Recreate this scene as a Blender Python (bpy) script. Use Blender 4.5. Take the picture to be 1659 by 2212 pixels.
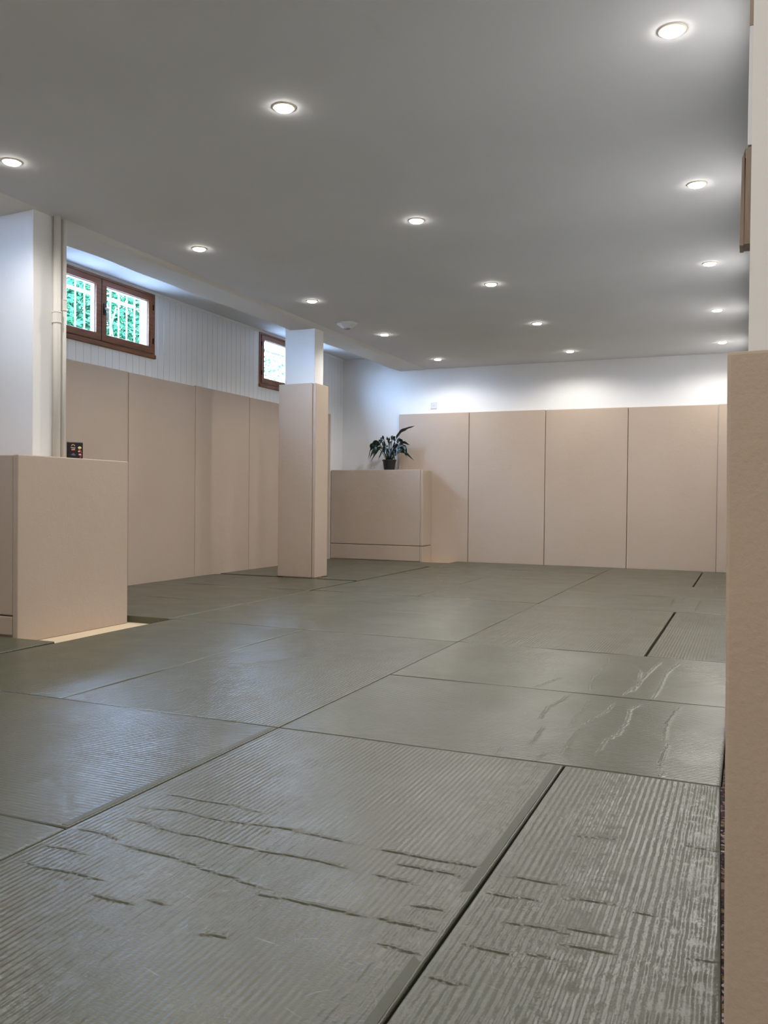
import bpy, bmesh, math, random
import numpy as np
from mathutils import Vector, Matrix

for o in list(bpy.data.objects):
    bpy.data.objects.remove(o)
sc = bpy.context.scene
COL = sc.collection
R = random.Random(7)

# ------------------------------------------------------------------ camera
YAW, PITCH, ROLL, FPX = 0.405940449, -0.0146320213, 0.00996648233, 1830.69685
cy_, sy_, cp_, sp_ = math.cos(YAW), math.sin(YAW), math.cos(PITCH), math.sin(PITCH)
fwd = Vector((-sy_*cp_, cy_*cp_, sp_))
rgt = Vector((cy_, sy_, 0))
upv = rgt.cross(fwd)
r2 = math.cos(ROLL)*rgt + math.sin(ROLL)*upv
u2 = -math.sin(ROLL)*rgt + math.cos(ROLL)*upv
cam = bpy.data.cameras.new('camera')
cam.sensor_fit = 'VERTICAL'
cam.sensor_height = 36.0
cam.lens = FPX/2212*36.0
cam.clip_start = 0.02
cam.clip_end = 200
camo = bpy.data.objects.new('camera', cam)
COL.objects.link(camo)
mw = Matrix.Identity(4)
for i in range(3):
    mw[i][0] = r2[i]; mw[i][1] = u2[i]; mw[i][2] = -fwd[i]
mw[0][3], mw[1][3], mw[2][3] = 0, 0, 0.8
camo.matrix_world = mw
sc.camera = camo

# ------------------------------------------------------------------ sky, daylight, exposure
SKY_STRENGTH = 90.0
SPOT_W = 28.5
LENS_STRENGTH = 60.0
sc.view_settings.view_transform = 'Standard'
sc.view_settings.look = 'None'
sc.view_settings.exposure = 0.20
sc.view_settings.gamma = 1.0
sc.view_settings.use_curve_mapping = False
w = bpy.data.worlds.new('sky')
sc.world = w
w.use_nodes = True
bg = w.node_tree.nodes['Background']
bg.inputs['Color'].default_value = (0.46, 0.63, 1.0, 1)
bg.inputs['Strength'].default_value = SKY_STRENGTH

# ------------------------------------------------------------------ materials
def srgb(r, g, b):
    f = lambda c: (c/255/12.92) if c/255 <= 0.04045 else ((c/255+0.055)/1.055)**2.4
    return (f(r), f(g), f(b), 1)

def newmat(name, col, rough=0.6, spec=0.5, metal=0.0):
    m = bpy.data.materials.new(name)
    m.use_nodes = True
    nt = m.node_tree
    b = nt.nodes['Principled BSDF']
    b.inputs['Base Color'].default_value = col
    b.inputs['Roughness'].default_value = rough
    b.inputs['Specular IOR Level'].default_value = spec
    b.inputs['Metallic'].default_value = metal
    return m, nt, b

def N(nt, t, **kw):
    n = nt.nodes.new(t)
    for k, v in kw.items():
        setattr(n, k, v)
    return n

def math_node(nt, op, a, b=None, c=None):
    n = N(nt, 'ShaderNodeMath', operation=op)
    for i, v in enumerate((a, b, c)):
        if v is None: continue
        if isinstance(v, (int, float)): n.inputs[i].default_value = v
        else: nt.links.new(v, n.inputs[i])
    return n.outputs[0]

def noise(nt, vec, scale, detail=3, rough=0.5):
    n = N(nt, 'ShaderNodeTexNoise')
    n.inputs['Scale'].default_value = scale
    n.inputs['Detail'].default_value = detail
    n.inputs['Roughness'].default_value = rough
    nt.links.new(vec, n.inputs['Vector'])
    return n.outputs['Fac']

def mapping(nt, vec, scale=(1, 1, 1), rot=(0, 0, 0)):
    n = N(nt, 'ShaderNodeMapping')
    n.inputs['Scale'].default_value = scale
    n.inputs['Rotation'].default_value = rot
    nt.links.new(vec, n.inputs['Vector'])
    return n.outputs[0]

def mixcol(nt, fac, a, b, blend='MIX'):
    n = N(nt, 'ShaderNodeMix', data_type='RGBA', blend_type=blend)
    if isinstance(fac, (int, float)): n.inputs[0].default_value = fac
    else: nt.links.new(fac, n.inputs[0])
    for i, v in ((6, a), (7, b)):
        if isinstance(v, tuple): n.inputs[i].default_value = v
        else: nt.links.new(v, n.inputs[i])
    return n.outputs[2]

def ramp(nt, fac, p0, p1, c0=(0, 0, 0, 1), c1=(1, 1, 1, 1)):
    n = N(nt, 'ShaderNodeValToRGB')
    n.color_ramp.elements[0].position = p0; n.color_ramp.elements[0].color = c0
    n.color_ramp.elements[1].position = p1; n.color_ramp.elements[1].color = c1
    nt.links.new(fac, n.inputs[0])
    return n.outputs[0]

def bump(nt, b, height, strength, dist, prev=None):
    n = N(nt, 'ShaderNodeBump')
    n.inputs['Strength'].default_value = strength
    n.inputs['Distance'].default_value = dist
    nt.links.new(height, n.inputs['Height'])
    if prev is not None: nt.links.new(prev, n.inputs['Normal'])
    nt.links.new(n.outputs[0], b.inputs['Normal'])
    return n.outputs[0]

def objco(nt):
    return N(nt, 'ShaderNodeTexCoord').outputs['Object']

def geopos(nt):
    return N(nt, 'ShaderNodeNewGeometry').outputs['Position']

def mat_plaster(name, col, bs=0.12, scale=60):
    m, nt, b = newmat(name, col, 0.85, 0.25)
    p = geopos(nt)
    c = noise(nt, p, 1.3, 4)
    nt.links.new(mixcol(nt, ramp(nt, c, 0.35, 0.7), col, tuple(x*0.94 for x in col[:3])+(1,)), b.inputs['Base Color'])
    bump(nt, b, noise(nt, p, scale, 4), bs, 0.004)
    return m

WHITE = mat_plaster('white wall paint', srgb(234, 234, 234))
CEIL = mat_plaster('ceiling paint', srgb(214, 216, 221), 0.05, 90)
BEAMW = mat_plaster('beam plaster', srgb(226, 226, 226), 0.5, 3.2)
PANELW = mat_plaster('white panelling paint', srgb(236, 236, 236), 0.05)
PIPEW = newmat('pipe paint', srgb(234, 231, 226), 0.6, 0.3)[0]

def mat_pad():
    m, nt, b = newmat('beige pad vinyl', srgb(186, 169, 154), 0.55, 0.35)
    p = geopos(nt)
    col = srgb(186, 169, 154)
    c = noise(nt, p, 0.9, 3)
    nt.links.new(mixcol(nt, ramp(nt, c, 0.3, 0.75), col, srgb(179, 161, 144)), b.inputs['Base Color'])
    h = math_node(nt, 'ADD', noise(nt, p, 110, 3, 0.6), math_node(nt, 'MULTIPLY', noise(nt, p, 18, 2), 1.2))
    bump(nt, b, h, 0.28, 0.004)
    return m
PAD = mat_pad()
BAREFLOOR = mat_plaster('bare screed', srgb(224, 205, 178), 0.1)

def mat_tatami(name, axis, tint):
    """green judo mat vinyl with straw ribs running along the long side; axis = index of the coordinate ACROSS the ribs"""
    base = tuple(c*t for c, t in zip(srgb(87, 89, 74)[:3], tint))+(1,)
    dark = tuple(c*0.84 for c in base[:3])+(1,)
    pale = srgb(140, 141, 132)
    m, nt, b = newmat(name, base, 0.42, 0.5)
    p = geopos(nt)
    sep = N(nt, 'ShaderNodeSeparateXYZ'); nt.links.new(p, sep.inputs[0])
    warp = math_node(nt, 'MULTIPLY', math_node(nt, 'SUBTRACT', noise(nt, p, 14, 3), 0.5), 0.005)
    across = math_node(nt, 'ADD', sep.outputs[axis], warp)
    ribs = math_node(nt, 'SINE', math_node(nt, 'MULTIPLY', across, 2*math.pi/0.0156))
    along = 1-axis
    s = [1, 1, 1]; s[axis] = 100; s[along] = 200
    weave = noise(nt, mapping(nt, p, tuple(s)), 1.0, 1, 0.5)
    patch = noise(nt, p, 9, 3)
    sp_ = [1, 1, 1]; sp_[axis] = 45; sp_[along] = 34
    brk = noise(nt, mapping(nt, p, tuple(sp_)), 1.0, 3, 0.6)
    amp = math_node(nt, 'MULTIPLY', ramp(nt, brk, 0.30, 0.60), math_node(nt, 'ADD', math_node(nt, 'MULTIPLY', patch, 1.6), 0.1))
    h = math_node(nt, 'ADD', math_node(nt, 'MULTIPLY', ribs, amp), math_node(nt, 'MULTIPLY', weave, 0.7))
    n1 = bump(nt, b, h, 0.27, 0.0022)
    big = noise(nt, p, 1.6, 2)
    bump(nt, b, big, 0.35, 0.03, n1)
    # colour: large faint patches, then short pale scuffs at random angles
    c0 = mixcol(nt, ramp(nt, noise(nt, p, 2.1, 4), 0.35, 0.7), base, dark)
    ribc = math_node(nt, 'MULTIPLY', math_node(nt, 'ADD', math_node(nt, 'MULTIPLY', ribs, -0.5), 0.5), math_node(nt, 'ADD', math_node(nt, 'MULTIPLY', brk, 0.45), -0.05))
    c0 = mixcol(nt, ribc, c0, tuple(c*0.55 for c in base[:3])+(1,))
    c0 = mixcol(nt, math_node(nt, 'MULTIPLY', ramp(nt, weave, 0.42, 0.62, (1, 1, 1, 1), (0, 0, 0, 1)), 0.08), c0, tuple(c*0.5 for c in base[:3])+(1,))
    prev = c0
    for i, (rot, sx, sy, lo, hi) in enumerate(((0.15, 9, 120, .66, .82), (-0.5, 10, 130, .68, .84), (1.2, 9, 110, .69, .84))):
        vec = mapping(nt, p, (1, 1, 1), (0, 0, rot))
        wob = N(nt, 'ShaderNodeVectorMath', operation='ADD')
        nz = N(nt, 'ShaderNodeTexNoise'); nz.inputs['Scale'].default_value = 3+i
        nt.links.new(p, nz.inputs['Vector'])
        sc3 = N(nt, 'ShaderNodeVectorMath', operation='SCALE'); sc3.inputs['Scale'].default_value = 0.09
        nt.links.new(nz.outputs['Color'], sc3.inputs[0])
        nt.links.new(vec, wob.inputs[0]); nt.links.new(sc3.outputs[0], wob.inputs[1])
        f = noise(nt, mapping(nt, wob.outputs[0], (sx, sy, 1)), 1.0, 2)
        prev = mixcol(nt, math_node(nt, 'MULTIPLY', ramp(nt, f, lo, hi), 0.55), prev, pale)
    nt.links.new(prev, b.inputs['Base Color'])
    rg = math_node(nt, 'ADD', math_node(nt, 'MULTIPLY', noise(nt, p, 5, 2), 0.14), 0.25)
    nt.links.new(rg, b.inputs['Roughness'])
    return m
TAT = {}
TINTS = [(1, 1, 1), (1.07, 1.05, 1.04), (0.93, 0.95, 0.92)]
for ax in (0, 1):
    for k, t in enumerate(TINTS):
        TAT[ax, k] = mat_tatami('green mat vinyl %s %d' % ('ab'[ax], k), ax, t)
MATEDGE = newmat('green mat edge binding', srgb(86, 88, 75), 0.55, 0.4)[0]

def mat_wood(name, c1, c2, scale=(2, 2, 30), rough=0.45):
    m, nt, b = newmat(name, c1, rough, 0.5)
    n = noise(nt, mapping(nt, geopos(nt), scale), 3.0, 5)
    nt.links.new(mixcol(nt, ramp(nt, n, 0.3, 0.7), c1, c2), b.inputs['Base Color'])
    return m
WOOD = mat_wood('varnished window wood', srgb(126, 74, 34), srgb(92, 50, 22), (30, 2, 30))
WOOD2 = mat_wood('pale brown wood', srgb(148, 128, 110), srgb(112, 94, 80), (30, 30, 3))
BLACKM = newmat('black plastic', srgb(16, 16, 18), 0.4)[0]
DARKGAP = newmat('dark seal and gap shade', srgb(26, 20, 16), 0.8)[0]
WPLAST = newmat('white plastic', srgb(212, 213, 218), 0.35)[0]
METALW = newmat('grille white paint', srgb(214, 222, 232), 0.5)[0]
GREYM = newmat('grey cardboard', srgb(150, 150, 148), 0.6)[0]

def mat_glass():
    m = bpy.data.materials.new('window glass'); m.use_nodes = True
    nt = m.node_tree; nt.nodes.clear()
    o = N(nt, 'ShaderNodeOutputMaterial'); mx = N(nt, 'ShaderNodeMixShader')
    t = N(nt, 'ShaderNodeBsdfTransparent'); g = N(nt, 'ShaderNodeBsdfGlossy'); g.inputs['Roughness'].default_value = 0.02
    lw = N(nt, 'ShaderNodeLayerWeight'); lw.inputs['Blend'].default_value = 0.5
    fr = math_node(nt, 'ADD', math_node(nt, 'MULTIPLY', math_node(nt, 'POWER', lw.outputs['Facing'], 5.0), 0.8), 0.03)
    nt.links.new(fr, mx.inputs[0]); nt.links.new(t.outputs[0], mx.inputs[1]); nt.links.new(g.outputs[0], mx.inputs[2])
    t.inputs[0].default_value = (0.93, 0.97, 0.96, 1)
    nt.links.new(mx.outputs[0], o.inputs[0])
    return m
GLASS = mat_glass()

def mat_emit(name, col, s):
    m = bpy.data.materials.new(name); m.use_nodes = True
    nt = m.node_tree; nt.nodes.clear()
    o = N(nt, 'ShaderNodeOutputMaterial'); e = N(nt, 'ShaderNodeEmission')
    e.inputs[0].default_value = col; e.inputs[1].default_value = s
    nt.links.new(e.outputs[0], o.inputs[0])
    return m
LENS = mat_emit('lit lamp lens', (1.0, 0.93, 0.85, 1), LENS_STRENGTH)
RIMM = newmat('warm lamp rim', srgb(244, 232, 214), 0.5)[0]

def mat_leaf(name, a, bcol, rough=0.35):
    m, nt, b = newmat(name, a, rough, 0.5)
    n = noise(nt, geopos(nt), 9, 3)
    nt.links.new(mixcol(nt, ramp(nt, n, 0.35, 0.65), a, bcol), b.inputs['Base Color'])
    return m
LEAF = mat_leaf('dark glossy leaf', srgb(24, 48, 34), srgb(14, 30, 24))
HEDGE = mat_leaf('hedge leaf', srgb(46, 84, 56), srgb(24, 56, 40), 1.0)
HEDGE.node_tree.nodes['Principled BSDF'].inputs['Specular IOR Level'].default_value = 0.0
BARK = mat_wood('bark', srgb(90, 72, 54), srgb(60, 48, 36))
SOIL = newmat('potting soil', srgb(38, 28, 20), 0.95)[0]
GRASSM = mat_leaf('pale gravel', srgb(186, 184, 178), srgb(150, 148, 142), 0.9)

def mat_speckle():
    m, nt, b = newmat('recycled foam', srgb(70, 60, 50), 0.9, 0.2)
    v = N(nt, 'ShaderNodeTexVoronoi'); v.inputs['Scale'].default_value = 120
    nt.links.new(geopos(nt), v.inputs['Vector'])
    r = N(nt, 'ShaderNodeValToRGB')
    cr = r.color_ramp; cr.interpolation = 'CONSTANT'
    cols = [(0, (24, 20, 24)), (.2, (120, 96, 92)), (.38, (60, 44, 48)), (.52, (96, 72, 40)), (.64, (38, 34, 30)), (.78, (78, 36, 42)), (.86, (60, 58, 40)), (.94, (150, 140, 140))]
    while len(cr.elements) < len(cols): cr.elements.new(0.5)
    for e, (pp, c) in zip(cr.elements, cols):
        e.position = pp; e.color = srgb(*c)
    sp = N(nt, 'ShaderNodeSeparateColor'); nt.links.new(v.outputs['Color'], sp.inputs[0])
    nt.links.new(sp.outputs[0], r.inputs[0]); nt.links.new(r.outputs[0], b.inputs['Base Color'])
    return m
SPECK = mat_speckle()

# ------------------------------------------------------------------ mesh helpers
def link(name, bm, mat, parent=None, origin=None, smooth=False):
    me = bpy.data.meshes.new(name)
    if origin is not None:
        bmesh.ops.translate(bm, verts=bm.verts, vec=-Vector(origin))
    bmesh.ops.recalc_face_normals(bm, faces=bm.faces)
    bm.to_mesh(me); bm.free()
    if smooth:
        for p in me.polygons: p.use_smooth = True
    me.materials.append(mat)
    o = bpy.data.objects.new(name, me)
    COL.objects.link(o)
    if origin is not None: o.location = origin
    if parent is not None:
        o.parent = parent
        o.location = Vector(origin or (0, 0, 0)) - parent.location if origin is not None else -parent.location
    return o

def box(bm, x0, x1, y0, y1, z0, z1, bev=0.0, seg=2):
    tmp = bmesh.new()
    vs = [tmp.verts.new((x, y, z)) for z in (z0, z1) for y in (y0, y1) for x in (x0, x1)]
    for f in ((0, 2, 3, 1), (4, 5, 7, 6), (0, 1, 5, 4), (2, 6, 7, 3), (0, 4, 6, 2), (1, 3, 7, 5)):
        tmp.faces.new([vs[i] for i in f])
    if bev > 0:
        bmesh.ops.bevel(tmp, geom=list(tmp.edges), offset=bev, segments=seg, affect='EDGES', profile=0.5)
    me = bpy.data.meshes.new('t'); tmp.to_mesh(me); tmp.free()
    bm.from_mesh(me); bpy.data.meshes.remove(me)

def cyl(bm, c, r, z0, z1, n=20, r2_=None):
    r2_ = r if r2_ is None else r2_
    a = [bm.verts.new((c[0]+r*math.cos(t*2*math.pi/n), c[1]+r*math.sin(t*2*math.pi/n), z0)) for t in range(n)]
    b = [bm.verts.new((c[0]+r2_*math.cos(t*2*math.pi/n), c[1]+r2_*math.sin(t*2*math.pi/n), z1)) for t in range(n)]
    for i in range(n):
        bm.faces.new((a[i], a[(i+1) % n], b[(i+1) % n], b[i]))
    bm.faces.new(a[::-1]); bm.faces.new(b)

def lathe(bm, c, prof, n=32):
    rings = []
    for r, z in prof:
        rings.append([bm.verts.new((c[0]+r*math.cos(t*2*math.pi/n), c[1]+r*math.sin(t*2*math.pi/n), z)) for t in range(n)])
    for a, b in zip(rings, rings[1:]):
        for i in range(n):
            bm.faces.new((a[i], a[(i+1) % n], b[(i+1) % n], b[i]))
    return rings

def tube(bm, pts, r, n=8):
    pts = [Vector(p) for p in pts]
    rings = []
    for i, p in enumerate(pts):
        d = (pts[min(i+1, len(pts)-1)] - pts[max(i-1, 0)]).normalized()
        a = d.cross(Vector((0, 0, 1)))
        if a.length < 1e-3: a = d.cross(Vector((1, 0, 0)))
        a.normalize(); b = d.cross(a)
        rr = r[i] if isinstance(r, (list, tuple)) else r
        rings.append([bm.verts.new(p + rr*(math.cos(t*2*math.pi/n)*a + math.sin(t*2*math.pi/n)*b)) for t in range(n)])
    for a, b in zip(rings, rings[1:]):
        for i in range(n):
            bm.faces.new((a[i], a[(i+1) % n], b[(i+1) % n], b[i]))
    bm.faces.new(rings[0][::-1]); bm.faces.new(rings[-1])

def tag(o, label, cat, group=None, kind=None):
    o['label'] = label; o['category'] = cat
    if group: o['group'] = group
    if kind: o['kind'] = kind
    return o

def struct(name, bm, mat, label=None):
    o = link(name, bm, mat)
    o['kind'] = 'structure'
    if label: o['label'] = label
    return o

def empty(name, loc):
    e = bpy.data.objects.new(name, None)
    e.empty_display_size = 0.1
    e.location = loc
    COL.objects.link(e)
    return e

def part(name, bm, mat, parent, smooth=False, label=None):
    """bm in world coordinates; parent an object placed without rotation"""
    base = parent.location.copy()
    q = parent
    while q.parent is not None:
        q = q.parent; base += q.location
    bmesh.ops.translate(bm, verts=bm.verts, vec=-base)
    bmesh.ops.recalc_face_normals(bm, faces=bm.faces)
    me = bpy.data.meshes.new(name); bm.to_mesh(me); bm.free()
    if smooth:
        for p in me.polygons: p.use_smooth = True
    me.materials.append(mat)
    o = bpy.data.objects.new(name, me); COL.objects.link(o)
    o.parent = parent
    if label: o['label'] = label
    return o

B = bmesh.new
# ------------------------------------------------------------------ dimensions (metres; z = 0 is the top of the mats)
ZF = -0.045          # bare floor under the mats
ZC = 2.54            # main ceiling
ZR = 2.735           # raised ceiling along the window wall
XL, XW = -5.2, 0.0   # window wall, right wall
YB, YF = 10.61, -2.6 # back wall, wall behind the camera
XR = 1.6
WIN = [(5.08, 6.54, 2.11), (8.405, 9.865, 2.09), (2.35, 3.10, 2.11)]  # y0, y1, sill
ZTOP = 2.73

# ------------------------------------------------------------------ the setting
bm = B(); box(bm, XL-.3, XR+.1, YF-.1, YB+.3, ZF-.1, ZF)
struct('floor', bm, BAREFLOOR, 'bare pale floor showing where mats are missing')

bm = B()
box(bm, -3.97, XR+.1, YF-.1, YB+.3, ZC, ZC+.3)
struct('ceiling', bm, CEIL, 'smooth grey white ceiling with recessed spotlights')
bm = B(); box(bm, XL-.3, -4.34, YF-.1, YB+.3, ZR, ZR+.1)
struct('ceiling_raised', bm, CEIL, 'raised ceiling strip above the windows')
# plastered beam between the two ceilings, slightly uneven underside
bm = B()
ny, nx = 160, 10
def beamz(x, y):
    e = min(abs(x+3.97), 0.06)/0.06
    return ZC - 0.012*e + 0.004*math.sin(y*3.1+x*9)*e + 0.003*math.sin(y*7.7+2)*e
g = [[bm.verts.new((-4.34+0.37*i/nx, YF+(YB-YF)*j/ny, beamz(-4.34+0.37*i/nx, YF+(YB-YF)*j/ny))) for i in range(nx+1)] for j in range(ny+1)]
for j in range(ny):
    for i in range(nx):
        bm.faces.new((g[j][i], g[j][i+1], g[j+1][i+1], g[j+1][i]))
tl = [bm.verts.new((-4.34, YF+(YB-YF)*j/ny, ZR+.05)) for j in range(ny+1)]
tr = [bm.verts.new((-3.97, YF+(YB-YF)*j/ny, ZR+.05)) for j in range(ny+1)]
for j in range(ny):
    bm.faces.new((g[j][0], g[j+1][0], tl[j+1], tl[j]))
    bm.faces.new((g[j][nx], tr[j], tr[j+1], g[j+1][nx]))
    bm.faces.new((tl[j], tl[j+1], tr[j+1], tr[j]))
bm.faces.new([g[0][i] for i in range(nx+1)]+[tr[0], tl[0]])
bm.faces.new(([g[ny][i] for i in range(nx+1)]+[tr[ny], tl[ny]])[::-1])
struct('ceiling_beam', bm, BEAMW, 'white plastered beam along the edge of the raised ceiling')

bm = B(); box(bm, XL-.3, XR+.1, YB, YB+.3, ZF, ZR+.1)
struct('wall_back', bm, WHITE, 'white back wall above the beige pads')
bm = B(); box(bm, XL-.3, XR+.1, YF-.1, YF, ZF, ZR+.1)
struct('wall_front', bm, WHITE)
bm = B(); box(bm, XR, XR+.1, YF, YB, ZF, ZC+.1)
struct('wall_far_right', bm, WHITE)
bm = B(); box(bm, XW-.003, XW+.25, 1.165, YB, ZF, ZC)
struct('wall_right', bm, WHITE, 'white wall end at the right edge')

# window wall: masonry with openings, faced with grooved boards
bm = B()
XM = XL-.015
ys = sorted(WIN)
cur = YF
for (a, b_, s) in ys:      # the openings are wider outside than the frames
    a -= .14; b_ += .17
    box(bm, XM-.3, XM, cur, a, ZF, ZR)
    box(bm, XM-.3, XM, a, b_, ZF, s)
    cur = b_
box(bm, XM-.3, XM, cur, YB, ZF, ZR)
pitch = 0.0895
k = math.floor((YF-5.429)/pitch)
y = 5.429+k*pitch
def solid_above(y0, y1):
    segs = [(y0, y1)]
    for (a, b_, s) in WIN:
        out = []
        for (p, q) in segs:
            if q <= a or p >= b_: out.append((p, q)); continue
            if p < a: out.append((p, a))
            if q > b_: out.append((b_, q))
        segs = out
    return segs
while y < YB:
    y0, y1 = max(y+.0016, YF), min(y+pitch-.0016, YB)
    if y1 > y0:
        sill = [s for (a, b_, s) in WIN if y1 > a and y0 < b_]
        if sill:
            box(bm, XM, XL, y0, y1, 1.6, sill[0])
            for (p, q) in solid_above(y0, y1):
                if q-p > .003: box(bm, XM, XL, p, q, sill[0], ZR)
        else:
            box(bm, XM, XL, y0, y1, 1.6, ZR)
    y += pitch
box(bm, XM, XL-.001, YF, YB, ZF, 1.6)
struct('wall_left', bm, PANELW, 'white grooved board wall with two brown windows')
# small cove trim at the top of the window wall
bm = B()
prof = [(0, 0), (.022, 0), (.020, -.008), (.012, -.015), (.004, -.022), (0, -.024)]
for (a, b_) in ((YF, YB),):
    ring = [[bm.verts.new((XL+dx, yy, ZR+dz)) for dx, dz in prof] for yy in (a, b_)]
    n = len(prof)
    for i in range(n):
        bm.faces.new((ring[0][i], ring[0][(i+1) % n], ring[1][(i+1) % n], ring[1][i]))
    bm.faces.new(ring[0]); bm.faces.new(ring[1][::-1])
struct('trim_1', bm, PANELW, 'narrow white cove trim above the windows')

# ground outside, at the height of the window sills
bm = B(); box(bm, -30, XM-.31, -15, 40, 1.8, 1.98)
struct('ground', bm, GRASSM, 'garden ground outside the basement windows')

# ------------------------------------------------------------------ windows
def make_window(n, y0, y1, z0, label, seen=True):
    z1 = ZTOP
    w_ = empty('window_%d' % n, (XL, (y0+y1)/2, z0))
    w_['kind'] = 'structure'; w_['label'] = label
    ym = (y0+y1)/2
    f = B(); t = .035
    for args in ((y0, y1, z1-t, z1), (y0, y1, z0, z0+.042)):
        box(f, XL-.07, XL+.008, args[0], args[1], args[2], args[3], .003)
    for a, b_ in ((y0, y0+t), (y1-t, y1)):
        box(f, XL-.07, XL+.008, a, b_, z0+.04, z1-t+.002, .003)
    part('window_frame', f, WOOD, w_)
    f = B(); box(f, XL-.05, XL+.022, y0-.004, y1+.004, z0-.002, z0+.036, .006)
    part('window_sill', f, WOOD, w_)
    for (a, b_, hs) in ((y0+t+.004, ym-.003, 0), (ym+.003, y1-t-.004, 1)):
        s = B(); st = .062; zb, zt = z0+.046, z1-t-.004
        xa, xb = XL-.052, XL+.016
        box(s, xa, xb, a, b_, zb, zb+.062, .005)
        box(s, xa, xb, a, b_, zt-.052, zt, .005)
        box(s, xa, xb, a, a+st, zb+.058, zt-.048, .005)
        box(s, xa, xb, b_-st, b_, zb+.058, zt-.048, .005)
        so = part('sash', s, WOOD, w_)
        p = B(); box(p, XL-.024, XL-.02, a+st-.004, b_-st+.004, zb+.056, zt-.046)
        part('glass_pane', p, GLASS, so)
        p = B()
        for (pa, pb, pc, pd) in ((a+st-.001, a+st+.007, zb+.06, zt-.05), (b_-st-.007, b_-st+.001, zb+.06, zt-.05)):
            box(p, XL-.045, XL-.002, pa, pb, pc, pd)
        box(p, XL-.045, XL-.002, a+st, b_-st, zt-.058, zt-.051)
        box(p, XL-.045, XL-.002, a+st, b_-st, zb+.061, zb+.068)
        part('glazing_bead', p, METALW, so, label='white glazing bead')
        hg = a if hs == 0 else b_
        for zz in (zb+.09, zt-.13):
            h = B(); cyl(h, (XL+.018, hg), .007, zz, zz+.05, 10)
            part('hinge', h, DARKGAP, so)
        if hs == 1:
            h = B(); zc = (zb+zt)/2+.015
            box(h, XL+.014, XL+.026, a+.014, a+.046, zc-.055, zc+.045, .004)
            ho = part('window_handle', h, BLACKM, so, label='black handle plate')
    g2 = B(); box(g2, XL-.06, XL+.0155, ym-.004, ym+.004, z0+.05, z1-.04)
    part('sealing_strip', g2, DARKGAP, w_)
    # lever on the plate (child of the window so that the depth stays at three levels)
    a = ym+.003; zc = (z0+.046+z1-.039)/2+.015
    h = B()
    tube(h, [(XL+.024, a+.030, zc), (XL+.046, a+.030, zc), (XL+.052, a+.034, zc-.004), (XL+.052, a+.036, zc-.05), (XL+.048, a+.036, zc-.105)], [.011, .011, .012, .011, .008], 10)
    part('handle_lever', h, WPLAST, w_, smooth=True, label='white handle lever')
    return w_
make_window(1, *WIN[0], 'large brown wooden double window with a leafy hedge behind')
make_window(2, *WIN[1], 'small visible part of a brown wooden window beside the column')
make_window(3, *WIN[2], 'assumed brown wooden window left of the picture, added for daylight')  # assumed unseen window, narrowed to balance the daylight on the left pillar

def grille(y0, y1, z0, label, curls):
    X = XL-.25
    e = empty('window_grille', (X, (y0+y1)/2, z0))
    tag(e, label, 'grille', 'white bars outside the windows')
    yb = y0-.1+((5.665-y0+.1) % .1115)
    while yb < y1+.14:
        b = B(); box(b, X-.006, X+.006, yb-.006, yb+.006, z0-.06, ZTOP+.02, .002, 1)
        part('vertical_bar', b, METALW, e); yb += .1115
    for zz in (z0+.50,):
        b = B(); box(b, X-.012, X+.004, y0-.0, y1+.0, zz, zz+.03, .003, 1)
        part('cross_bar', b, METALW, e)
    if curls:
        yc = (y0+y1)/2+.419
        b = B()
        for s in (-1, 1):
            tube(b, [(X+.012, yc+s*.06, z0+.46), (X+.012, yc+s*.03, z0+.38), (X+.012, yc+s*.006, z0+.32), (X+.012, yc+s*.003, z0+.24), (X+.012, yc+s*.02, z0+.17), (X+.012, yc+s*.075, z0+.06)], .006, 8)
        part('forked_ornament', b, METALW, e, smooth=True)
grille(*WIN[0][:2], WIN[0][2], 'white bar grille with forked ornament outside the larger window', True)
grille(*WIN[1][:2], WIN[1][2], 'white bar grille outside the window beside the column', False)

# ------------------------------------------------------------------ garden shrubs
def shrub(cx, cy, rx, ry, top, n, seed, label, slope=0.0):
    rr = random.Random(seed)
    e = empty('garden_shrub', (cx, cy, 1.98)); tag(e, label, 'shrub')
    b = B()
    for i in range(4):
        a = rr.uniform(0, 6.28); q = Vector((cx+.1*math.cos(a), cy+.1*math.sin(a), 1.98))
        t = Vector((cx+rx*.6*math.cos(a), cy+ry*.6*math.sin(a), 1.98+(top-1.98)*.75))
        tube(b, [q, q.lerp(t, .5)+Vector((0, 0, .15)), t], [.035, .022, .01], 8)
    part('stem', b, BARK, e)
    vs, fs = [], []
    while len(fs) < n:
        u, v, w2 = rr.uniform(-1, 1), rr.uniform(-1, 1), rr.uniform(0, 1)
        if u*u+v*v+(w2**2)*.8 > 1 or (u*u+v*v+w2*w2 < .3 and rr.random() < .6): continue
        zt = top - slope*max(0, v)*ry*1.0
        bumpy = 1 + .10*math.sin(5*u+3*v)+.08*math.sin(9*v+1)
        p = Vector((cx+rx*u, cy+ry*v*bumpy, 2.0+(zt-2.0)*w2*bumpy))
        s = rr.uniform(.03, .055)
        d = Vector((rr.gauss(0, 1), rr.gauss(0, 1), rr.gauss(0, .6))).normalized()
        a = d.cross(Vector((rr.gauss(0, 1), rr.gauss(0, 1), rr.gauss(0, 1)))).normalized()
        m_ = a.cross(d)*.12*s
        i0 = len(vs)
        vs += [p-d*s, p+a*s*.42+m_, p+d*s, p-a*s*.42+m_]
        fs.append((i0, i0+1, i0+2, i0+3))
    me = bpy.data.meshes.new('foliage')
    me.from_pydata([v-e.location for v in vs], [], fs)
    me.materials.append(HEDGE)
    o = bpy.data.objects.new('foliage', me); COL.objects.link(o); o.parent = e
shrub(-8.0, 9.0, .7, 2.4, 3.95, 30000, 3, 'dense leafy green shrub seen through the larger window', .5)
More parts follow.
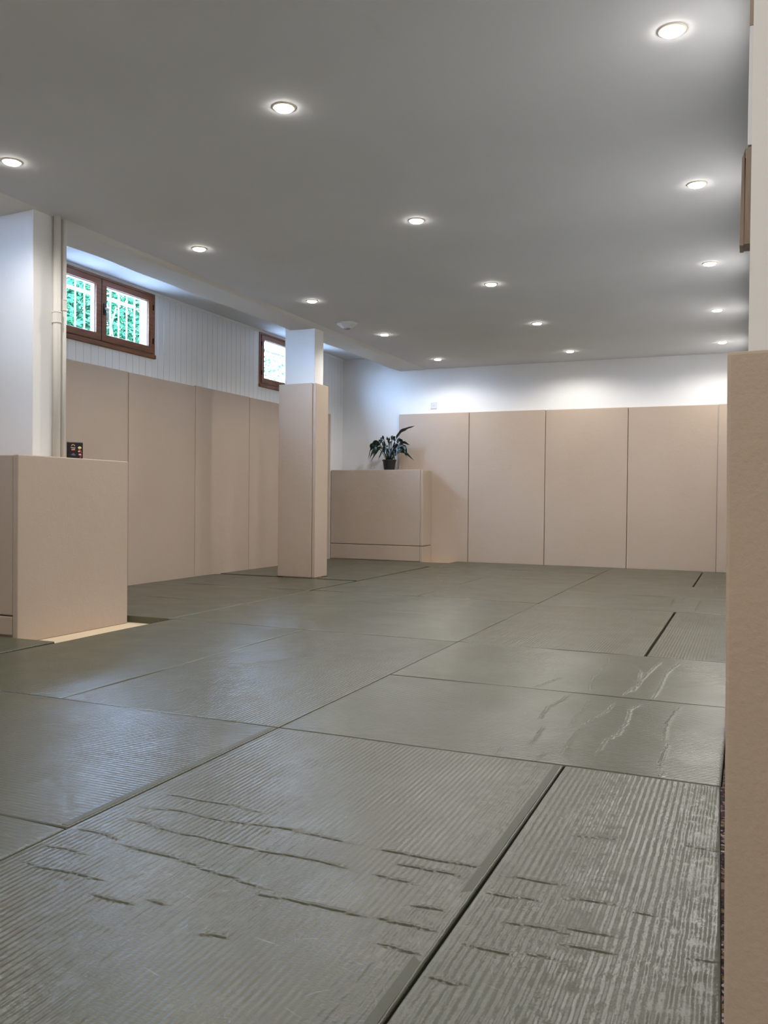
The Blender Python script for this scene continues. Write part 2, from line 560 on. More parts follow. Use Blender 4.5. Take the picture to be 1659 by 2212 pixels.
shrub(-8.3, 13.6, .7, 1.6, 3.42, 2600, 5, 'low green shrub at the foot of the window beside the column')

# ------------------------------------------------------------------ structural pillar and column
bm = B(); box(bm, -4.62, -4.0, 3.89, 4.10, ZF, ZC+.02, .004)
struct('pillar_left', bm, WHITE, 'white pillar rising behind the padded box at left')
bm = B(); box(bm, -4.395, -4.05, 7.612, 7.80, ZF, ZC+.02, .004)
struct('column_centre', bm, WHITE, 'white column rising above its beige pads')

# ------------------------------------------------------------------ pads
def pad(x0, x1, y0, y1, z0, z1, label, group=None, name='wall_pad', bev=.006):
    b = B(); box(b, x0, x1, y0, y1, z0, z1, bev, 3)
    o = link(name, b, PAD, origin=((x0+x1)/2, (y0+y1)/2, z0), smooth=False)
    tag(o, label, 'wall pad', group)
    return o
# window wall pads
seams = [2.08, 3.10, 4.11, 5.12, 6.122, 7.132, 8.142, 9.15, 10.15]
labs = [None, None,
        'beige wall pad on the window wall hidden behind the left padded box',
        'beige wall pad under the larger window, leftmost visible beside the padded box',
        'beige wall pad on the window wall, second visible from the left',
        'beige wall pad on the window wall, third from the left, reaching under bare white boards',
        'beige wall pad on the window wall, just left of the padded column',
        'narrow visible beige wall pad just right of the padded column']
for i in range(8):
    if labs[i] is None: continue
    pad(XL+.002, -5.15, seams[i]+.003, seams[i+1]-.003, ZF, 1.93+[0, 0, 0, 0, -.004, .004, 0, .006][i], labs[i], 'pads along the window wall')
# back wall pads
bs = [-4.34, -3.352, -2.352, -1.348, -0.336, -0.004]
bl = ['beige back wall pad behind the plant, leftmost of the row',
      'beige back wall pad second from the plant, next right of the socket',
      'beige back wall pad in the middle of the row, third from the plant',
      'wide beige back wall pad, fourth from the plant, next to the narrow end pad',
      'narrow strip of beige back wall pad at the right end of the row']
for i in range(5):
    pad(bs[i]+.003, bs[i+1]-.003, 10.57, YB-.002, ZF, 1.947+[.001, 0, -.002, -.004, 0][i], bl[i], 'pads along the back wall')
# column pads
pad(-4.441, -4.052, 7.57, 7.61, ZF+.047, 1.968, 'tall beige pad on the front of the white column', 'pads around the column', 'column_pad')
pad(-4.048, -4.01, 7.575, 7.845, ZF+.047, 1.966, 'narrow beige pad on the right side of the white column', 'pads around the column', 'column_pad')
# boxed radiator casing at left, clad in pads
def carcass(name, x0, x1, y0, y1, z1, label):
    b = B(); box(b, x0, x1, y0, y1, ZF, z1, .003)
    tag(link(name, b, WHITE, origin=((x0+x1)/2, (y0+y1)/2, ZF)), label, 'box')
b = B()
for a in ((-4.8, -3.852, 3.642, 3.886), (-4.8, -3.852, 4.104, 4.52), (-3.998, -3.852, 3.886, 4.104), (-4.8, -4.622, 3.886, 4.104)):
    box(b, a[0], a[1], a[2], a[3], ZF, 1.028)
tag(link('plinth_box', b, PAD, origin=(-4.3, 4.1, ZF)), 'casing inside the pads around the white pillar at left', 'box')
pad(-3.85, -3.81, 3.60, 4.53, ZF, 1.037, 'large beige pad facing the room on the box at the left edge', 'pads around the left box', 'box_pad')
pad(-4.8, -3.853, 3.602, 3.64, .116, 1.034, 'beige pad on the shaded front of the box at the left edge', 'pads around the left box', 'box_pad')
pad(-4.8, -3.853, 3.600, 3.64, .002, .109, 'low beige pad strip under the front pad of the left box', 'pads around the left box', 'box_pad')
# padded box in the back corner
b = B(); box(b, XL+.004, -3.90, 10.29, YB-.045, ZF, 1.186)
tag(link('plinth_box', b, PAD, origin=(-4.5, 10.4, ZF)), 'casing inside the pads of the corner box that carries the plant', 'box')
pad(-5.19, -3.90, 10.25, 10.288, .205, 1.192, 'wide beige pad on the front of the corner box below the plant', 'pads around the corner box', 'box_pad')
pad(-5.19, -3.90, 10.248, 10.288, .002, .198, 'low beige pad strip along the foot of the corner box', 'pads around the corner box', 'box_pad')
pad(-3.898, -3.86, 10.25, 10.566, .205, 1.190, 'slim beige side pad at the right end of the corner box', 'pads around the corner box', 'box_pad')
pad(-3.898, -3.86, 10.248, 10.566, ZF, .198, 'small low beige side pad at the right foot of the corner box', 'pads around the corner box', 'box_pad')
# near pad on the end of the right wall
near_pad = pad(-.0165, .42, 1.12, 1.16, ZF, .987, 'large near beige pad filling the right edge of the picture', None, 'wall_pad', .004)
near_pad.rotation_euler = (0, -.0097, 0)      # it leans very slightly
# foam strip between mats and right wall
bm = B()
pts = [(-.019, 1.165), (-.0605, 2.568), (-.056, 2.575), (-.056, 4.57), (-.004, 4.57), (-.004, 1.165)]
va = [bm.verts.new((p[0], p[1], ZF)) for p in pts]; vb = [bm.verts.new((p[0], p[1], -.004)) for p in pts]
bm.faces.new(va[::-1]); bm.faces.new(vb)
for i in range(6): bm.faces.new((va[i], va[(i+1) % 6], vb[(i+1) % 6], vb[i]))
tag(link('foam_filler_strip', bm, SPECK, origin=(-.024, 2.9, ZF)), 'thin speckled recycled foam strip between the mats and the right pad', 'foam strip')

# ------------------------------------------------------------------ floor mats
CREASES = {}
CREASES['M1'] = [[(-1.467,1.864),(-1.338,1.858),(-1.224,1.865),(-1.103,1.844)],[(-1.46,1.747),(-1.306,1.775),(-1.214,1.76),(-1.113,1.774),(-1.019,1.786),(-0.893,1.777),(-0.787,1.77)],[(-1.449,1.668),(-1.354,1.671),(-1.246,1.652),(-1.191,1.655),(-1.107,1.651),(-1.017,1.651),(-0.932,1.656),(-0.848,1.656),(-0.727,1.638)],[(-1.349,1.546),(-1.273,1.54),(-1.195,1.536),(-1.144,1.533),(-1.054,1.513),(-0.984,1.509),(-0.919,1.493),(-0.865,1.491)],[(-0.934,1.475),(-0.878,1.469),(-0.778,1.473),(-0.652,1.471)],[(-1.477,1.576),(-1.4,1.573),(-1.33,1.562)],[(-1.475,1.468),(-1.41,1.47),(-1.339,1.47)],[(-1.468,1.385),(-1.403,1.377),(-1.301,1.382),(-1.212,1.382)],[(-1.206,1.325),(-1.161,1.324),(-1.094,1.324)],[(-1.085,1.354),(-1.037,1.355)],[(-0.919,1.286),(-0.858,1.296)],[(-0.786,1.768),(-0.714,1.768),(-0.628,1.768),(-0.556,1.769),(-0.503,1.769)],[(-0.729,1.642),(-0.652,1.642),(-0.615,1.636)],[(-0.707,1.713),(-0.568,1.715),(-0.524,1.7)],[(-0.654,1.474),(-0.575,1.473),(-0.517,1.472)],[(-0.603,1.39),(-0.52,1.386)],[(-0.6,1.548),(-0.532,1.553)]]
CREASES['M2'] = [[(-0.477,1.757),(-0.401,1.762),(-0.336,1.769)],[(-0.484,1.663),(-0.425,1.669),(-0.377,1.68)],[(-0.35,1.702),(-0.295,1.717),(-0.239,1.722)],[(-0.211,1.705),(-0.169,1.704)],[(-0.427,1.563),(-0.364,1.568),(-0.298,1.571)],[(-0.322,1.587),(-0.272,1.587),(-0.228,1.594)],[(-0.317,1.523),(-0.269,1.528),(-0.219,1.53)],[(-0.467,1.451),(-0.417,1.453),(-0.37,1.458)],[(-0.361,1.47),(-0.309,1.469)],[(-0.487,1.321),(-0.419,1.33)],[(-0.113,1.57),(-0.065,1.576),(-0.036,1.577)],[(-0.378,2.034),(-0.277,2.059)],[(-0.139,2.086),(-0.053,2.084)]]
CREASES['M3'] = [[(-0.673,3.533),(-0.683,3.398),(-0.708,3.265),(-0.697,3.102),(-0.719,3.039)],[(-0.583,3.489),(-0.573,3.329),(-0.586,3.21),(-0.572,3.009)],[(-0.478,3.497),(-0.491,3.292),(-0.523,3.132),(-0.539,2.96),(-0.536,2.784),(-0.533,2.665)],[(-0.661,2.982),(-0.653,2.875),(-0.656,2.728)],[(-0.378,3.524),(-0.41,3.369),(-0.4,3.226),(-0.401,2.995),(-0.43,2.891),(-0.433,2.686)],[(-0.237,3.51),(-0.262,3.257),(-0.252,2.975)],[(-0.235,2.94),(-0.24,2.764),(-0.236,2.646)],[(-0.222,2.629),(-0.227,2.582)],[(-0.726,2.681),(-0.728,2.586)],[(-0.586,2.679),(-0.597,2.572)]]
CREASES['M4'] = [[(-0.647,4.464),(-0.626,4.245),(-0.641,3.945),(-0.627,3.744),(-0.6,3.614)],[(-0.463,4.203),(-0.431,3.839),(-0.459,3.682),(-0.465,3.589)],[(-0.386,4.492),(-0.414,4.227),(-0.437,3.887),(-0.436,3.648)],[(-0.304,4.467),(-0.346,4.145),(-0.342,3.785),(-0.349,3.58)],[(-0.766,3.857),(-0.841,3.568)]]
CREASES['M7'] = [[(-0.56,7.573),(-0.544,6.823)],[(-0.348,7.416),(-0.353,6.562)],[(-0.495,8.105),(-0.482,7.345)]]
def crease_height(X, Y, lines, rr):
    H = np.zeros_like(X)
    for L in lines:
        P = [np.array(p) for p in L]
        # fine jagged resampling
        Q = []
        for a, b_ in zip(P, P[1:]):
            n = max(2, int(np.linalg.norm(b_-a)/.011))
            for i in range(n):
                t = i/n
                d = (b_-a)/np.linalg.norm(b_-a); nn = np.array([-d[1], d[0]])
                Q.append(a+(b_-a)*t+nn*rr.gauss(0, .0022))
        Q.append(P[-1])
        tot = len(Q)-1
        lo = np.min(Q, axis=0)-.05; hi = np.max(Q, axis=0)+.05
        sel = (X > lo[0]) & (X < hi[0]) & (Y > lo[1]) & (Y < hi[1])
        if not sel.any(): continue
        xs, ys_ = X[sel], Y[sel]
        best = np.full(xs.shape, 9.0); sg = np.zeros(xs.shape); tt = np.zeros(xs.shape)
        for i in range(tot):
            a, b_ = Q[i], Q[i+1]; d = b_-a; l2 = d@d
            t = np.clip(((xs-a[0])*d[0]+(ys_-a[1])*d[1])/l2, 0, 1)
            dx, dy = xs-(a[0]+t*d[0]), ys_-(a[1]+t*d[1])
            dist = np.hypot(dx, dy); s = np.sign(d[0]*dy-d[1]*dx)
            m = dist < best
            best[m] = dist[m]; sg[m] = s[m]; tt[m] = (i+t[m])/tot
        s = best*sg
        fade = np.clip(np.sin(np.pi*np.clip(tt, 0.0, 1))*2.2, 0, 1)
        ridge = np.exp(-((s-.005)/.005)**2)*.0017 - np.exp(-((s+.0008)/.0017)**2)*.0034
        # the fold turns the same way whatever the drawing order of the line
        H[sel] += ridge*fade
    return H

def floor_mat(x0, x1, y0, y1, label, creases=None, notch=None, tint=0, group='green judo mats on the floor', res=None, fold=False, slant=False, amp=1.0):
    along_y = (y1-y0) >= (x1-x0)
    if x1-x0 < .6 and y1-y0 >= 1.5: along_y = True
    if y1-y0 < 1.2: along_y = False
    mat = TAT[0 if along_y else 1, tint]
    g_ = .0024
    x0 += g_; x1 -= g_; y0 += g_; y1 -= g_
    rr = random.Random(int((x0*31+y0*17)*1000))
    dz = rr.uniform(-.0015, .0005)
    if notch is None:
        st = .011 if creases else .05
        def axis(a, b_, st):
            core = np.linspace(a+.012, b_-.012, max(2, int((b_-a)/st)))
            edge = np.array([0, .0004, .0012, .0026, .005])
            return np.concatenate([a+edge, core, (b_-edge)[::-1]])
        ax_, ay_ = axis(x0, x1, st), axis(y0, y1, st)
        if creases:
            q = [p[1 if along_y else 0] for L in creases for p in L]
            a, b_ = (y0, y1) if along_y else (x0, x1)
            f0, f1 = max(min(q)-.03, a+.02), min(max(q)+.03, b_-.02)
            base_ = axis(a, b_, .02)
            fine = np.concatenate([base_[base_ < f0], np.arange(f0, f1, .0015), base_[base_ > f1]])
            if along_y: ay_ = fine
            else: ax_ = fine
        X, Y = np.meshgrid(ax_, ay_)
        def edge_round(d):
            r = .005
            d = np.clip(d, 0, r)
            return r-np.sqrt(np.maximum(r*r-(r-d)**2, 0))
        Z = -edge_round(X-x0)-edge_round(x1-X)-edge_round(Y-y0)-edge_round(y1-Y)
        Z = np.maximum(Z, -.012)
        dmin = np.minimum(np.minimum(X-x0, x1-X), np.minimum(Y-y0, y1-Y))
        Z += .0012*np.sin(X*7.3+y0*3)*np.sin(Y*5.1+x0*2)
        if creases:
            Z += amp*crease_height(X, Y, creases, rr)*np.clip(dmin/.012, 0, 1)
        Z += dz
        if slant:      # this mat was cut at a slight angle to meet the near pad
            xr = -.0312-.0294*(Y-1.55)
            X = x0+(X-x0)*((xr-x0)/(x1-x0))
        nyy, nxx = X.shape
        V = np.stack([X, Y, Z], -1).reshape(-1, 3)
        idx = np.arange(nyy*nxx).reshape(nyy, nxx)
        F = np.stack([idx[:-1, :-1], idx[:-1, 1:], idx[1:, 1:], idx[1:, :-1]], -1).reshape(-1, 4)
        # skirt down to the floor
        per = np.concatenate([idx[0, :], idx[1:, -1], idx[-1, -2::-1], idx[-2:0:-1, 0]])
        low = V[per].copy(); low[:, 2] = ZF
        base = len(V); V = np.concatenate([V, low])
        m = len(per); a = np.arange(m)
        S = np.stack([per[a], base+a, base+(a+1) % m, per[(a+1) % m]], -1)
        org = np.array([(x0+x1)/2, (y0+y1)/2, ZF])
        V = V-org
        me = bpy.data.meshes.new('floor_mat')
        nF = len(F)+len(S)
        me.vertices.add(len(V)); me.vertices.foreach_set('co', V.astype(np.float32).ravel())
        FF = np.concatenate([F, S])
        me.loops.add(nF*4); me.loops.foreach_set('vertex_index', FF.astype(np.int32).ravel())
        me.polygons.add(nF); me.polygons.foreach_set('loop_start', (np.arange(nF)*4).astype(np.int32))
        try: me.polygons.foreach_set('loop_total', np.full(nF, 4, np.int32))
        except Exception: pass
        me.update(calc_edges=True); me.validate()
        for p in me.polygons: p.use_smooth = True
        me.materials.append(mat)
        o = bpy.data.objects.new('floor_mat', me); COL.objects.link(o); o.location = tuple(org)
    else:
        nx0, nx1, ny1 = notch      # a bite out of the near edge, from x = nx0 to nx1, up to y = ny1
        b = B()
        if nx0 <= x0: pts = [(nx1, y0), (x1, y0), (x1, y1), (x0, y1), (x0, ny1), (nx1, ny1)]
        else: pts = [(x0, y0), (nx0, y0), (nx0, ny1), (x1, ny1), (x1, y1), (x0, y1)]
        vb = [b.verts.new((p[0], p[1], ZF)) for p in pts]
        vt = [b.verts.new((p[0], p[1], dz)) for p in pts]
        n = len(pts)
        b.faces.new(vt); b.faces.new(vb[::-1])
        for i in range(n): b.faces.new((vb[i], vb[(i+1) % n], vt[(i+1) % n], vt[i]))
        te = [e for e in b.edges if e.verts[0] in vt and e.verts[1] in vt]
        bmesh.ops.bevel(b, geom=te, offset=.007, segments=3, affect='EDGES', profile=.5)
        o = link('floor_mat', b, mat, origin=((x0+x1)/2, (y0+y1)/2, ZF))
    tag(o, label, 'floor mat', group)
    # smooth bound strip on the long left/right edges
    if fold:
        b = B(); box(b, x1-.026, x1-.006, y0+.01, y1-.01, -.0035+dz, .0008+dz, .0003, 1)
        part('edge_binding', b, MATEDGE, o, label='smooth dark green edge fold')
    return o

XE = -.057
bm = B(); box(bm, -5.14, -3.545, 7.495, 7.568, ZF, -.010)  # dark strip put in for the shade inside the mat gap
tag(link('gap_shade_strip', bm, DARKGAP, origin=(-4.3, 7.53, ZF)), 'black strip for the shade in the open gap between mats at the foot of the column', 'shade strip')
fm = floor_mat
fm(-1.5, -.5, .57, 2.57, 'green mat with long sideways creases in the centre foreground', CREASES['M1'], tint=0, fold=True, amp=.75)
fm(-.5, XE, .57, 2.57, 'ribbed green mat in the bottom right corner beside the near pad', CREASES['M2'], tint=2, slant=True, amp=.6)
fm(-1.5, XE, 2.57, 3.57, 'green mat with wavy creases at its right end, first beyond the two foreground mats', CREASES['M3'], tint=0, amp=.85)
fm(-1.5, XE, 3.57, 4.57, 'green mat with faint wavy creases, second row beyond the foreground mats', CREASES['M4'], tint=1, amp=.95)
fm(-1.5, -.485, 4.57, 6.53, 'scuffed green mat left of the short black gap in the right middle distance', tint=1)
fm(-.475, XE-.02, 4.57, 6.53, 'strongly ribbed green mat right of the short black gap', tint=2)
fm(-1.5, XE-.02, 6.53, 7.55, 'green mat with short creases just beyond the strongly ribbed mat', CREASES['M7'], tint=0, amp=1.5)
fm(-1.5, XE-.02, 7.55, 8.54, 'plain green mat in the second row from the back wall on the right', tint=1)
fm(-1.5, -.478, 8.54, 10.565, 'green mat touching the back wall left of the far black gap', tint=0)
fm(-.468, XE-.02, 8.54, 10.565, 'small green mat piece in the far right corner at the back wall', tint=2)
fm(-3.5, -1.5, .57, 1.57, 'dark green mat corner at the left edge of the foreground', tint=2)
fm(-3.5, -1.5, 1.57, 2.57, 'ribbed green mat with bluish daylight sheen in the left foreground', tint=0, fold=True)
fm(-2.49, -1.5, 2.57, 4.57, 'long green mat left of the main seam, second from the foreground', tint=0)
fm(-3.47, -2.49, 2.57, 4.57, 'darker green mat between the left box and the long raised seam', tint=2)
fm(-5.15, -3.5, 2.57, 3.57, 'green mat at the left edge in front of the padded box', tint=2)
fm(-3.5, -1.5, 4.57, 5.59, 'green mat beyond the long raised seam, level with the end of the bare floor strip', tint=1)
fm(-5.15, -3.5, 4.57, 5.52, 'green mat starting just behind the right edge of the left box', tint=0)
fm(-3.5, -1.5, 5.59, 6.58, 'green mat in the left middle distance, one row before the column', tint=1)
fm(-5.15, -3.5, 5.52, 6.54, 'green mat against the window wall pads below the second pad seam', tint=0)
fm(-5.15, -3.53, 6.54, 7.50, 'green mat directly in front of the padded column', tint=0)
fm(-2.52, -1.5, 6.58, 8.57, 'pale scuffed green mat right of the short far seam in the middle', tint=1)
fm(-3.5, -2.52, 6.58, 8.57, 'green mat right of the padded column, left of the short far seam', tint=1)
fm(-3.5, -1.5, 8.57, 9.57, 'green mat in the second row from the back wall on the left', tint=0)
fm(-3.5, -1.5, 9.57, 10.565, 'green mat touching the back wall right of the corner box', tint=2)
fm(-5.15, -4.46, 7.582, 9.57, 'dark green mat strip behind the column against the window wall', tint=2)
fm(-4.46, -3.54, 7.582, 9.57, 'green mat cut around the right foot of the padded column', notch=(-4.47, -3.99, 7.875), tint=0)
fm(-5.15, -3.5, 9.57, 10.245, 'dark green mat at the foot of the corner box', tint=2)
for r_ in ((-3.5, -1.5, -.43, .57), (-1.5, -.5, -1.43, .57), (-.5, .5, -1.43, .57), (-5.15, -3.5, .57, 1.57), (-5.15, -3.5, 1.57, 2.57)):
    fm(*r_, 'green judo mat lying before the picture starts, behind or left of the viewer', group='green judo mats out of the picture')

# ------------------------------------------------------------------ recessed spotlights
def downlight(x, y, label, group):
    e = empty('ceiling_spotlight', (x, y, ZC)); tag(e, label, 'ceiling light', group)
    b = B(); lathe(b, (x, y), [(.040, ZC+.004), (.0405, ZC-.004), (.042, ZC-.005), (.049, ZC-.004), (.053, ZC-.001), (.053, ZC+.001)], 32)
    part('trim_ring', b, RIMM, e, smooth=True)
    b = B()
    rg_ = lathe(b, (x, y), [(.0405, ZC-.004), (.039, ZC-.009), (.034, ZC-.012), (.024, ZC-.014), (.010, ZC-.015)], 32)
    b.faces.new(rg_[-1])
    part('lens', b, LENS, e, smooth=True)
    l = bpy.data.lights.new('spot', 'SPOT')
    l.energy = SPOT_W; l.color = (1.0, 0.96, 0.90)
    l.spot_size = math.radians(162); l.spot_blend = 0.45; l.shadow_soft_size = .035
    lo = bpy.data.objects.new('spot_bulb', l); COL.objects.link(lo)
    lo.parent = e; lo.location = (0, 0, -.035)
rows = [3.305, 4.945, 6.61, 8.225, 9.89]
colsx = [(-3.55, 'left'), (-1.925, 'middle'), (-.285, 'right')]
ordn = ['nearest', 'second nearest', 'third nearest', 'fourth nearest', 'farthest']
for x, nm in colsx:
    for y, on in zip(rows, ordn):
        downlight(x, y, '%s lit recessed spotlight of the %s row' % (on, nm), 'recessed spotlights in the ceiling')
for x, nm in colsx:
    for y in (.02, -1.62):  # assumed lamps out of view, added to light the near end of the room
        downlight(x, y, 'added unseen recessed spotlight, above or behind the viewer', 'added recessed spotlights out of the picture')

# ------------------------------------------------------------------ ceiling detector
e = empty('ceiling_detector', (-3.665, 7.56, ZC)); tag(e, 'white faceted detector on the ceiling right above the column', 'detector')
b = B()
def poly(r, z, n=6, ph=.3):
    return [b.verts.new((e.location.x+r*math.cos(ph+i*2*math.pi/n), e.location.y+r*math.sin(ph+i*2*math.pi/n), z)) for i in range(n)]
r0, r1_, r3 = poly(.105, ZC), poly(.105, ZC-.014), poly(.045, ZC-.055)
for a, c in ((r0, r1_), (r1_, r3)):
    for i in range(6): b.faces.new((a[i], a[(i+1) % 6], c[(i+1) % 6], c[i]))
b.faces.new(r3); b.faces.new(r0[::-1])
part('housing', b, WPLAST, e)
b = B(); cyl(b, (-3.665, 7.56), .03, ZC-.064, ZC-.054, 20, .034)
part('sensor_cap', b, GREYM, e, label='grey sensor cap')

# ------------------------------------------------------------------ socket on the back wall
e = empty('power_socket', (-3.853, YB, 2.053)); tag(e, 'white round power socket on the back wall just above the pads', 'socket')
b = B(); box(b, -3.896, -3.810, YB-.010, YB-.0005, 2.010, 2.096, .004)
part('cover_plate', b, WPLAST, e)
def ydisc(bm, c, r, ya, yb, n=24):
    A_ = [bm.verts.new((c[0]+r*math.cos(i*2*math.pi/n), ya, c[1]+r*math.sin(i*2*math.pi/n))) for i in range(n)]
    B_ = [bm.verts.new((c[0]+r*math.cos(i*2*math.pi/n), yb, c[1]+r*math.sin(i*2*math.pi/n))) for i in range(n)]
    for i in range(n): bm.faces.new((A_[i], A_[(i+1) % n], B_[(i+1) % n], B_[i]))
    bm.faces.new(A_); bm.faces.new(B_[::-1])
b = B()
n = 28
for (ra, rb_, ya) in ((.029, .024, YB-.0145),):
    for i in range(n):
        a0, a1 = i*2*math.pi/n, (i+1)*2*math.pi/n
        q = lambda r, a, yy: b.verts.new((-3.853+r*math.cos(a), yy, 2.053+r*math.sin(a)))
        b.faces.new((q(ra, a0, ya), q(ra, a1, ya), q(rb_, a1, ya), q(rb_, a0, ya)))
        b.faces.new((q(ra, a0, ya), q(ra, a1, ya), q(ra, a1, YB-.009), q(ra, a0, YB-.009)))
        b.faces.new((q(rb_, a0, ya), q(rb_, a1, ya), q(rb_, a1, YB-.009), q(rb_, a0, YB-.009)))
part('socket_ring', b, WPLAST, e)
b = B()
ydisc(b, (-3.862, 2.053), .003, YB-.012, YB-.0095, 10); ydisc(b, (-3.844, 2.053), .003, YB-.012, YB-.0095, 10)
part('contact_hole', b, DARKGAP, e, label='dark plug holes')

# ------------------------------------------------------------------ heating pipes
def pipe(x, y, r, zc, label):
    e = empty('heating_pipe', (x, y, 1.035)); tag(e, label, 'pipe', 'white pipes beside the left pillar')
    b = B(); cyl(b, (x, y), r, 1.028, ZC+.02, 24)
    part('pipe_tube', b, PIPEW, e, smooth=True)
    b = B(); lathe(b, (x, y), [(r, zc-.036), (r+.007, zc-.035), (r+.007, zc-.029), (r+.0035, zc-.027), (r+.0035, zc+.027), (r+.007, zc+.029), (r+.007, zc+.035), (r, zc+.036)], 24)
    part('coupling', b, PIPEW, e, smooth=False)
pipe(-3.976, 4.058, .0225, 1.915, 'thicker white pipe standing right against the left pillar')
pipe(-3.990, 4.125, .0185, 2.005, 'thinner white pipe, farther of the two beside the left pillar')

# ------------------------------------------------------------------ small black carton on the box
e = empty('picture_carton', (-3.985, 4.225, 1.028)); tag(e, 'small black carton with coloured pictures behind the pipes on the left box', 'carton')
b = B(); box(b, -.048, .048, -.02, .02, 0, .118, .003)
me_parts = []
def lpart(name, b, mat, label=None):
    bmesh.ops.recalc_face_normals(b, faces=b.faces)
    me = bpy.data.meshes.new(name); b.to_mesh(me); b.free(); me.materials.append(mat)
    o = bpy.data.objects.new(name, me); COL.objects.link(o); o.parent = e
    if label: o['label'] = label
    return o
lpart('carton_body', b, BLACKM)
b = B(); box(b, -.047, .047, -.019, .019, .1175, .125, .002); lpart('lid', b, GREYM, 'grey lid')
def patch(name, pts, col, y=-.0208):
    b = B(); fr_ = [b.verts.new((p[0], y, p[1])) for p in pts]; bk = [b.verts.new((p[0], y+.0012, p[1])) for p in pts]
    b.faces.new(fr_); b.faces.new(bk[::-1]); n = len(pts)
    for i in range(n): b.faces.new((fr_[i], fr_[(i+1) % n], bk[(i+1) % n], bk[i]))
    lpart(name, b, newmat('print '+name+str(col), srgb(*col), .5)[0])
def disc_pts(cx, cz, rx, rz, n=14): return [(cx+rx*math.cos(i*2*math.pi/n), cz+rz*math.sin(i*2*math.pi/n)) for i in range(n)]
arc = [(-.012+.012*math.cos(a), .094+.013*math.sin(a)) for a in [i*math.pi/8 for i in range(9)]]+[(-.012+.007*math.cos(a), .094+.008*math.sin(a)) for a in [math.pi-i*math.pi/8 for i in range(9)]]
patch('printed_picture', arc, (216, 160, 110))
patch('printed_picture', [(-.026, .082), (.002, .080), (.002, .086), (-.026, .088)], (170, 170, 180))
patch('printed_picture', [(-.022, .068), (.000, .069), (.000, .077), (-.022, .076)], (226, 140, 120))
patch('printed_picture', disc_pts(.028, .086, .011, .008), (226, 214, 160))
patch('printed_picture', [(.018, .076), (.032, .075), (.043, .055), (.036, .054), (.027, .064)], (176, 84, 44))
patch('printed_picture', disc_pts(.024, .062, .006, .005), (236, 190, 180))
patch('printed_picture', disc_pts(.030, .042, .009, .006), (226, 160, 150))
patch('printed_picture', [(.022, .012), (.032, .010), (.042, .036), (.034, .036)], (128, 46, 46))
patch('printed_picture', [(-.026, .038), (-.010, .034), (.006, .036), (-.010, .052)], (110, 90, 130))
e.rotation_euler = (0, 0, .85)

# ------------------------------------------------------------------ wooden things on the right wall
e = empty('wooden_wall_plaque', (-.012, 1.38, 1.18)); tag(e, 'brown two-layer wooden plaque hanging on the right wall seen edge-on', 'plaque')
def slab(x_out, x_in, z0, z1, y0, y1, lean, name, mat, parent, chamf=.018):
    b = B()
    prof = [(x_in, z0), (x_out-lean, z0), (x_out, z1-chamf), (x_out+.0045, z1), (x_in, z1)]
    A_ = [b.verts.new((p[0], y0, p[1])) for p in prof]; B_ = [b.verts.new((p[0], y1, p[1])) for p in prof]
    b.faces.new(A_); b.faces.new(B_[::-1]); n = len(prof)
    for i in range(n): b.faces.new((A_[i], A_[(i+1) % n], B_[(i+1) % n], B_[i]))
    return part(name, b, mat, parent)
slab(-.0162, -.0122, 1.180, 1.322, 1.36, 1.40, .0016, 'outer_board', WOOD2, e, .014)
slab(-.0110, -.0035, 1.182, 1.324, 1.361, 1.402, .0010, 'inner_board', WOOD2, e, .004)
b = B(); box(b, -.0124, -.0008, 1.366, 1.396, 1.195, 1.31); part('dark_joint', b, DARKGAP, e)
e = empty('white_wall_board', (-.004, 1.39, 1.326)); tag(e, 'slim white board above the wooden plaque on the right wall', 'board')
b = B(); box(b, -.0088, -.0005, 1.36, 1.42, 1.326, 1.50, .001); part('board_panel', b, WPLAST, e)
b = B(); box(b, -.0084, -.0005, 1.36, 1.42, 1.50, 1.60, .001); part('top_batten', b, WOOD2, e, label='brown top batten')

# ------------------------------------------------------------------ potted plant on the corner box
PX, PY, PZ = -4.40, 10.40, 1.186
e = empty('potted_plant', (PX, PY, PZ)); tag(e, 'dark green potted plant with drooping leaves on the corner box', 'plant')
b = B(); lathe(b, (PX, PY), [(.001, PZ), (.068, PZ), (.072, PZ+.01), (.088, PZ+.125), (.095, PZ+.128), (.095, PZ+.145), (.086, PZ+.146), (.084, PZ+.125), (.001, PZ+.122)], 28)
part('flower_pot', b, BLACKM, e, smooth=False)
b = B(); lathe(b, (PX, PY), [(.0, PZ+.128), (.083, PZ+.128), (.083, PZ+.12)], 20); part('soil', b, SOIL, e)
def bez(p, t):
    p = [Vector(q) for q in p]
    while len(p) > 1: p = [a.lerp(c, t) for a, c in zip(p, p[1:])]
    return p[0]
def leaf(bm, ctrl, t0, wmax, side, fold=.35, n=12):
    """stem + blade along a bezier of control points (world)"""
    pts = [bez(ctrl, i/24) for i in range(25)]
    k = int(t0*24)
    tube(bm, pts[:k+2], .0045, 6)
    L = []
    m = 24-k
    for i in range(k, 25):
        u = (i-k)/m
        d = (pts[min(i+1, 24)]-pts[max(i-1, 0)]).normalized()
        s = Vector(side); s = (s-d*s.dot(d)).normalized(); nrm = s.cross(d)
        w_ = wmax*(math.sin(math.pi*min(1, u*.97+.03)**.75))**.9 if 0 < u < 1 else .001
        w_ = max(w_, .001)
        wave = .12*w_*math.sin(u*17)
        L.append([bm.verts.new(pts[i]+s*w_*q+nrm*(abs(q)*w_*fold+wave*q)) for q in (-1, -.5, 0, .5, 1)])
    for a, c in zip(L, L[1:]):
        for i in range(4): bm.faces.new((a[i], a[i+1], c[i+1], c[i]))
KX, KZ = .00667, .0063
def P(px, py, dy=0.0): return (PX+(px-837)*KX, PY+dy, PZ+(1014-py)*KZ)
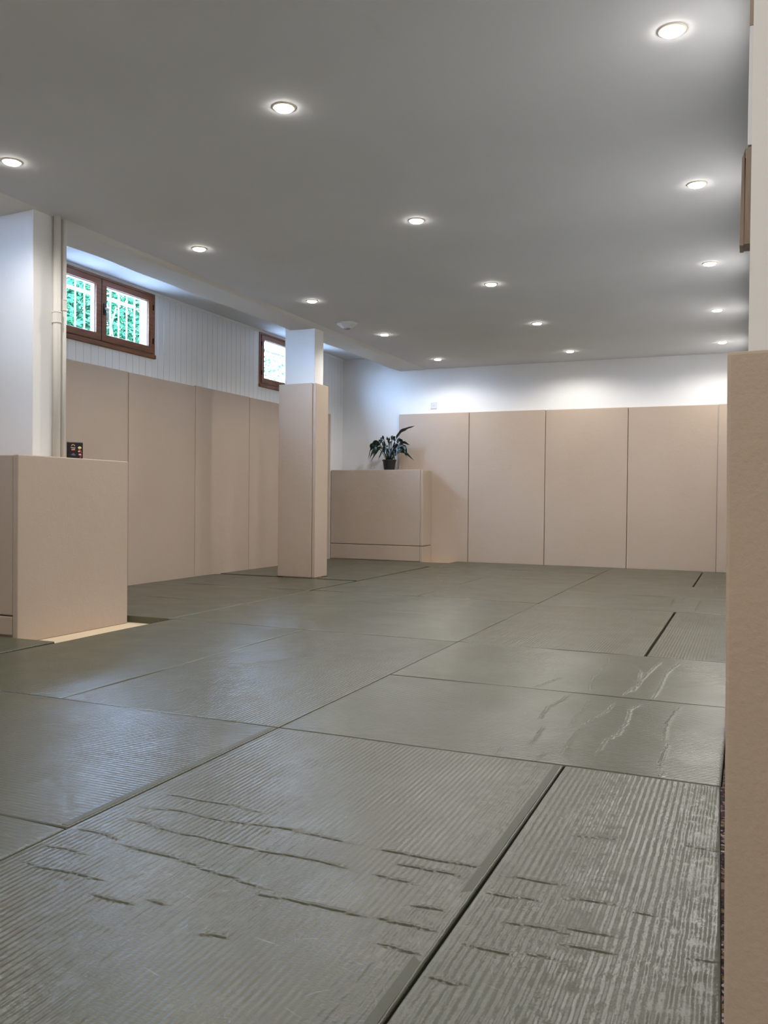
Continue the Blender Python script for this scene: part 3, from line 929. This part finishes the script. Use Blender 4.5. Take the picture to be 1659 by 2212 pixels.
b = B()
LV = [ # via, tip, dy, width, facing
 ((806, 955), (797, 975), -.05, .022, 0), ((800, 962), (797, 992), -.10, .030, 0), ((812, 960), (803, 990), -.14, .036, 1),
 ((818, 968), (804, 996), -.12, .018, 0), ((812, 953), (806, 962), .02, .02, 1), ((822, 945), (819, 962), -.06, .034, 1),
 ((832, 948), (833, 957), .03, .026, 1), ((845, 948), (848, 952), .00, .028, 0), ((833, 965), (836, 980), -.14, .034, 1),
 ((826, 975), (821, 992), -.13, .02, 0), ((862, 955), (866, 965), -.02, .034, 1), ((858, 970), (859, 985), -.13, .040, 1),
 ((868, 958), (879, 960), .03, .014, 0), ((872, 968), (875, 982), -.08, .024, 0), ((866, 975), (874, 985), .02, .02, 1),
 ((872, 978), (892, 993), -.04, .014, 0), ((850, 980), (857, 996), -.12, .018, 0), ((843, 972), (846, 987), -.15, .03, 1),
 ((818, 958), (826, 972), .06, .03, 1), ((850, 960), (841, 974), .06, .028, 1), ((805, 958), (800, 983), .02, .028, 1),
 ((866, 965), (872, 978), .05, .03, 1), ((829, 966), (822, 983), -.08, .03, 1), ((840, 955), (838, 966), -.05, .022, 0)]
for i, (v, t, dy, wd, fc) in enumerate(LV):
    bx = PX+(v[0]-837)*KX*.12
    base = (bx, PY+dy*.15, PZ+.12)
    vv = P(v[0], v[1], dy*.7); tt = P(t[0], t[1], dy)
    hi = (vv[0], vv[1], vv[2]+.075)
    side = (.35, -.15, 1) if fc == 0 and abs(t[0]-837) > 20 else (.9, -.35, .35 if t[0] < 837 else -.35)
    leaf(b, [base, (bx+(vv[0]-bx)*.35, vv[1], vv[2]+.02), hi, vv, tt], .40, wd*1.25, side)
part('foliage', b, LEAF, e, smooth=True)
b = B()
leaf(b, [(PX-.005, PY, PZ+.12), P(842, 965, -.02), P(852, 946, -.03), P(862, 926, -.06), P(878, 930, -.08), P(897, 922, -.10)], .42, .040, (.2, -1, .35), fold=.25)
part('tall_leaf', b, LEAF, e, smooth=True)
